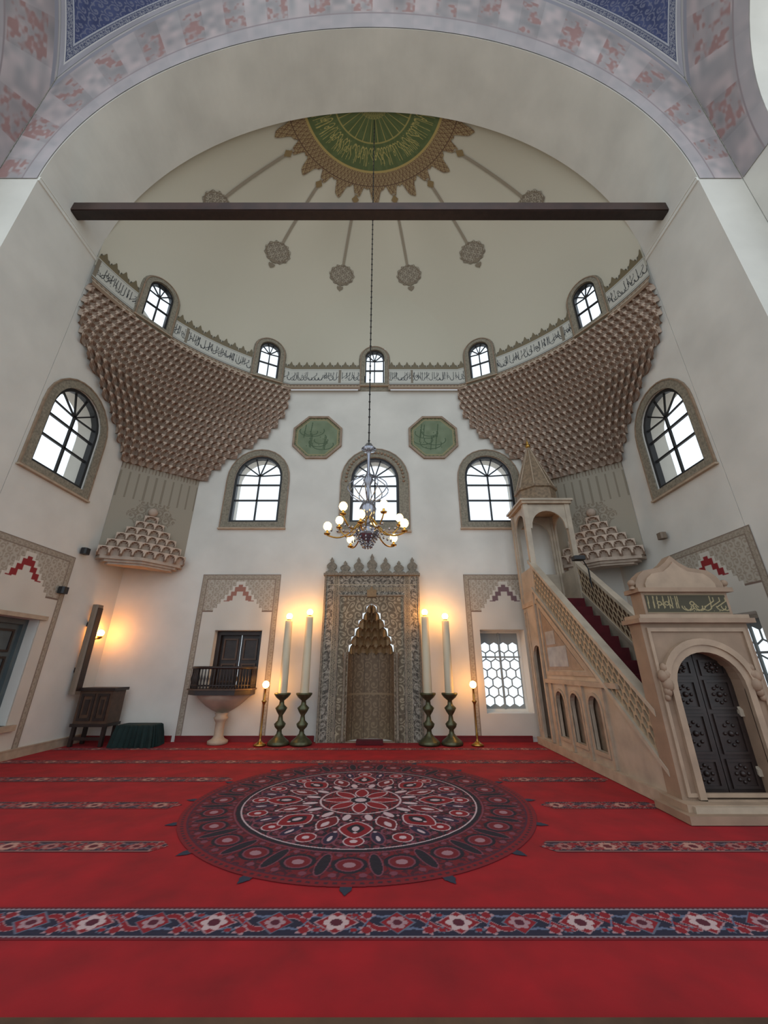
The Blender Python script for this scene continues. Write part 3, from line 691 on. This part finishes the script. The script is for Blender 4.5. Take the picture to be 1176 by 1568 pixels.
for x0,x1 in ((pc-DW/2,pc-.005),(pc+.005,pc+DW/2)):
    b.plate([rect(x0,x1,.175,1.78)],-.22,-.17,M_dark,PM)
    for z0,z1 in ((.24,.55),(.60,1.05),(1.10,1.45),(1.5,1.7)):
        b.plate([rect(x0+.05,x1-.05,z0,z1),rect(x0+.08,x1-.08,z0+.03,z1-.03)],-.17,-.15,M_dark,PM)
        xm=(x0+x1)/2; zm=(z0+z1)/2
        for i in range(8):
            a=i*PI/4; b.sphere((xm+.075*math.cos(a),5.585,zm+.8*(z1-z0)*.35*math.sin(a)),.022,M_dark,6,1,4)
        b.sphere((xm,5.585,zm),.035,M_dark,8,1,5)
mb=b.done()
nu,nv=170,44; u=np.linspace(px0+.16,px1-.16,nu)[None,:]; z=np.linspace(2.30,2.55,nv)[:,None]
C=cv(nv,nu,(66,60,44)); C[calli(nv,nu,1.1)|calli(nv,nu,1.)]=(150,134,98); C[:2]=C[-2:]=(140,122,94)
painted('inscription',np.stack([u+0*z,0*u+0*z+5.435,z+0*u],-1),C,parent=mb)
b=MB('microphone_stand'); b.tube([(4.80,8.3,3.2),(4.80,8.3,3.62)],.015,M_black); b.tube([(4.80,8.3,3.6),(4.68,8.2,3.75),(4.55,8.05,3.78)],.012,M_black); b.box(4.38,4.62,7.95,8.15,3.74,3.82,M_black,ch=.03); b.done(mb)
# ================================================================= CORNER FURNITURE
b=MB('wooden_cabinet')
x0,x1,y0,y1=-6.5,-5.76,9.55,10.0
b.box(x0,x1,y0,y1,.45,1.12,M_wood); b.box(x0-.05,x1+.05,y0-.05,y1+.03,1.12,1.18,M_dark); b.box(x0-.03,x1+.03,y0-.03,y1+.02,.40,.46,M_dark)
for x in (x0+.005,x1-.075):
    for y in (y0+.005,y1-.075): b.box(x,x+.07,y,y+.07,ZF,.42,M_dark)
b.box(x0+.02,x1-.02,y0+.02,y0+.05,.14,.2,M_dark)
for xa,xb in ((x0+.06,x0+.36),(x0+.42,x1-.06)):
    b.plate([rect(xa,xb,.52,1.06),rect(xa+.05,xb-.05,.57,1.01)],-.01,.02,M_dark,MB_back(y0)); b.plate([rect(xa+.1,xb-.1,.64,.94)],-.01,.015,M_dark,MB_back(y0))
b.done()
b=MB('cloth_covered_table'); v=[];f=[]; N=80
for k,(z,e) in enumerate(((.44,0),(.42,.03),(.25,.06),(ZF,.09))):
    for i in range(N):
        a=2*PI*i/N; c,s_=math.cos(a),math.sin(a); q=max(abs(c),abs(s_))**.8
        rp=.018*math.sin(i*2.2)*(k/3)*2
        v.append((-5.1+(.40+e+rp)*c/q,9.72+(.20+e*.8+rp)*s_/q,z))
for k in range(3):
    for i in range(N): j=(i+1)%N; f.append((k*N+i,k*N+j,(k+1)*N+j,(k+1)*N+i))
f.append(tuple(range(N))); b.add(v,f,M_green,False); b.done()
b=MB('column_loudspeaker'); b.box(-W+.06,-W+.2,9.35,9.58,1.05,3.0,M_spk,ch=.03); b.box(-W+.19,-W+.21,9.38,9.55,1.12,2.93,M_dark); b.box(-W+.005,-W+.07,9.42,9.5,1.5,1.6,M_dark); b.box(-W+.005,-W+.07,9.42,9.5,2.5,2.6,M_dark); b.done()
b=MB('sconce_lamp'); b.lathe([(.001,-.06),(.05,-.04),(.06,0),(.03,.02)],(-W+.14,9.78,2.3),M_brass,10); b.tube([(-W+.005,9.78,2.25),(-W+.14,9.78,2.25)],.015,M_brass); b.sphere((-W+.14,9.78,2.38),.075,M_bulbs,10,1,6); b.done()
for x,y,z in ((W-.12,8.25,4.35),(-W+.10,8.62,4.1),(-W+.09,8.35,3.15)):
    b=MB('small_loudspeaker'); s_=1 if x>0 else -1; b.box(x-.07,x+.07,y-.09,y+.09,z-.07,z+.07,M_spk if s_>0 else M_black,ch=.03); b.tube([(x,y,z),(s_*(W-.025),y,z)],.02,M_black); b.done()
# ================================================================= TRIM
b=MB('baseboard_back')
for x0,x1 in ((-W,-4.6),(-4.5,-1.3),(1.3,3.75),(5.05,W)): b.box(x0,x1,YB-.05,YB,.0,.12,M_skirt); b.box(x0,x1,YB-.06,YB,.12,.14,M_skirt)
b.done()
for s,n in ((-1,'baseboard_left'),(1,'baseboard_right')):
    b=MB(n); b.box(*sorted((s*W,s*(W-.05))),4.72,YB-.06,0,.16,M_stone); b.box(*sorted((s*W,s*(W-.06))),4.72,YB-.06,.16,.18,M_stone); b.done()
# ================================================================= FLOOR
b=MB('floor'); b.plate([rect(-9.2,9.2,-9,10.8)],-.12,0,M_floor); b.done()
b=MB('prayer_carpet'); b.plate([[(-7.5,2.64),(7.5,2.64),(7.5,4.70),(W-.01,4.70),(W-.01,YB-.01),(-W+.01,YB-.01),(-W+.01,4.70),(-7.5,4.70)]],.001,.012,M_red); ca=b.done()
b=MB('trim_5'); b.box(-7.5,7.5,2.4,2.63,0,.04,M_wood,ch=.01); b.done()
def border(yc,wd,x0,x1,res,pal=0,caps=False):
    nu=int((x1-x0)/res)+1; nv=max(8,int(wd/res)+1)
    x=np.linspace(x0,x1,nu)[None,:]; y=np.linspace(-1,1,nv)[:,None]
    per=.82; h=wd/2
    navy=np.array((28,26,48)); red=(130,8,24); pale=(160,124,128); gr=(92,96,112)
    C=cv(nv,nu,navy)
    X=np.mod(x+per/2,per)-per/2; Xh=np.mod(x,per)-per/2; Y=y*h
    vine=.40*h*np.sin(2*PI*x/per*2)
    vd=np.abs(Y-vine); C[vd<.030]=pale; C[vd<.023]=red
    vd2=np.abs(Y+vine*1.15+.02*np.sin(2*PI*x/per*6)); C[vd2<.012]=(92,100,124)
    for xo,R_ in ((.205,.055),(-.205,.055),(.12,.035),(-.12,.035)):
        for sy in (-1,1):
            d=np.hypot(X-xo,Y-sy*.45*h*(1 if xo>0 else -1)); a=np.arctan2(Y-sy*.45*h*(1 if xo>0 else -1),X-xo)
            C[d<R_*(.8+.25*np.cos(5*a))]=gr if R_<.05 else pale; C[d<R_*.6]=red
    for XX,sc in ((X,1.),(Xh,.8)):
        hx=(np.abs(XX)/(.155*sc)+np.abs(Y)/(.70*h)); C[hx<1]=pale if sc==1 else gr; C[hx<.90]=red
        d=np.hypot(XX,Y); a=np.arctan2(Y,XX+1e-6)
        C[d<.085*sc*(.75+.3*np.abs(np.cos(3*a)))]=(188,160,158) if sc==1 else pale; C[d<.04*sc]=(80,16,36)
    ay=np.abs(y)+0*x
    C[ay>.80]=(84,14,30); tooth=(ay>.80)&(ay<.90)&(np.mod(x,.035)<.018); C[tooth]=(130,116,124)
    C[(ay>.93)]=(112,8,22); C[(np.abs(ay-.79)<.02)]=(150,134,138)
    if pal: C=C*.8+np.array((134,14,24))*.2
    if pal: C=C*np.array((1,.98,.86))
    k=np.ones((nv,nu),bool)
    if caps: 
        k=((x-x0)>.12*(np.abs(y)))&((x1-x)>.12*np.abs(y))
    P=np.stack([x+0*y,yc+Y+0*x,0*x+0*y+.015],-1)
    painted('woven_border',P,C,k[:-1,:-1],M_wov,parent=ca)
border(3.43,.36,-5.2,5.2,.0085)
border(4.62,.26,-6.6,-1.75,.012,1,True); border(4.62,.26,1.8,6.6,.012,1,True)
border(5.81,.26,-6.6,-2.2,.015,1,True); border(5.81,.26,2.26,3.75,.015,1,True)
border(7.0,.26,-6.6,-2.0,.015,1,True); border(7.0,.26,2.05,3.75,.015,1,True)
border(8.19,.26,-6.6,3.75,.016,1); border(9.38,.22,-6.6,3.75,.02,1)
# medallion
n=600; R=2.13; u=np.linspace(-1.1,1.1,n)[None,:]; v_=np.linspace(-1.1,1.1,n)[:,None]
rho=np.hypot(u,v_); an=np.arctan2(v_,u)
C=cv(n,n,(120,6,20))
def sect(N,phs=0): 
    w=2*PI/N; return np.mod(an+phs+w/2,w)-w/2
def petal(N,phs,rc,a,b_,col,p=2.):
    s=sect(N,phs)*rho; m=(np.abs((rho-rc)/a)**p+np.abs(s/b_)**p)<1; C[m]=col
navy=(20,13,28); pale=(190,164,166); red=(126,6,22); mar=(104,7,22); mauve=(112,54,68)
band=(rho>.70)&(rho<.95); C[band]=mar; C[band&arab(an*.955/ (2*PI/60)*.105,rho,.07,.3,12,False)]=(62,10,28)
petal(24,0,.83,.070,.075,navy); petal(24,0,.83,.055,.058,mauve); petal(24,0,.83,.047,.050,mar); petal(24,0,.83,.022,.026,(150,110,116))
petal(24,PI/24,.83,.10,.030,mauve); petal(24,PI/24,.83,.090,.024,navy)
petal(48,PI/48,.915,.016,.016,mauve); petal(48,PI/48,.745,.014,.014,mauve)
C[(rho>.95)&(rho<1.0)]=(116,6,20); C[(np.abs(rho-.975)<.007)&(sect(180)<0)]=(60,20,34)
for q,w,c in ((.95,.005,(70,20,40)),(.70,.012,navy),(.72,.004,mauve),(.684,.004,pale)): C[np.abs(rho-q)<w]=c
inn=rho<.68; C[inn]=navy; C[inn&arab(u+3,v_+3,.07,.55,12,False)]=(86,8,26); C[inn&arab(u+3.3,v_+3.3,.11,.88,10,False)]=mauve
petal(16,0,.60,.055,.05,pale); petal(16,0,.60,.048,.044,red); petal(16,0,.60,.018,.018,pale)
petal(16,PI/16,.57,.08,.036,mauve); petal(16,PI/16,.57,.07,.028,(34,22,50)); petal(16,PI/16,.58,.03,.010,pale)
petal(8,0,.46,.11,.088,pale,1.4); petal(8,0,.46,.102,.079,red,1.4); petal(8,0,.45,.06,.045,navy,1.4); petal(8,0,.45,.03,.018,pale)
petal(8,PI/8,.40,.10,.055,pale,1.4); petal(8,PI/8,.40,.09,.048,mar,1.4); petal(8,PI/8,.42,.04,.018,pale,1.4)
petal(16,PI/16,.30,.045,.02,pale); petal(32,0,.50,.010,.010,pale); petal(32,PI/32,.34,.008,.008,pale)
C[rho<.24]=mar; C[np.abs(rho-.24)<.006]=pale; C[(rho<.235)&arab(u+3,v_+3,.06,.6,12,False)]=navy
petal(8,0,.14,.09,.045,pale,1.6); petal(8,0,.14,.078,.036,red,1.6); C[rho<.06]=navy; C[rho<.035]=pale
tip=(rho<1.0)|((np.abs(sect(16))<.022*np.clip((1.06-rho)/.04,0,1))&(rho<1.06)); C[(rho>1.0)]=(36,44,60)
kk=tip; P=np.stack([.02+u*R+0*v_,6.0+v_*R+0*u,0*u+0*v_+.018],-1)
painted('woven_medallion',P,C,kk[:-1,:-1],M_wov,parent=ca)
# ================================================================= WORLD / CAMERA
w=bpy.data.worlds.new('World'); S.world=w; w.use_nodes=True; nt=w.node_tree; bg=nt.nodes['Background']
tc=nt.nodes.new('ShaderNodeTexCoord'); sp=nt.nodes.new('ShaderNodeSeparateXYZ'); mr=nt.nodes.new('ShaderNodeMapRange'); rp=nt.nodes.new('ShaderNodeValToRGB')
mr.inputs['From Min'].default_value=-1; mr.inputs['From Max'].default_value=1
nt.links.new(tc.outputs['Generated'],sp.inputs[0]); nt.links.new(sp.outputs['Z'],mr.inputs['Value']); nt.links.new(mr.outputs['Result'],rp.inputs['Fac'])
e=rp.color_ramp.elements; e[0].position=.38; e[0].color=(.60,.62,.62,1); e[1].position=1; e[1].color=(.74,.84,.96,1)
x_=rp.color_ramp.elements.new(.54); x_.color=(.74,.85,.94,1)
nt.links.new(rp.outputs['Color'],bg.inputs['Color']); bg.inputs['Strength'].default_value=1.5
cam=bpy.data.cameras.new('camera'); co=bpy.data.objects.new('camera',cam); S.collection.objects.link(co)
cam.sensor_fit='VERTICAL'; cam.sensor_height=36; cam.sensor_width=27; cam.lens=13.546; cam.clip_start=.05
co.location=(.32,0,1.6); co.rotation_euler=(math.radians(112),0,0)
S.camera=co
S.view_settings.view_transform='Standard'
S.view_settings.exposure=0.0
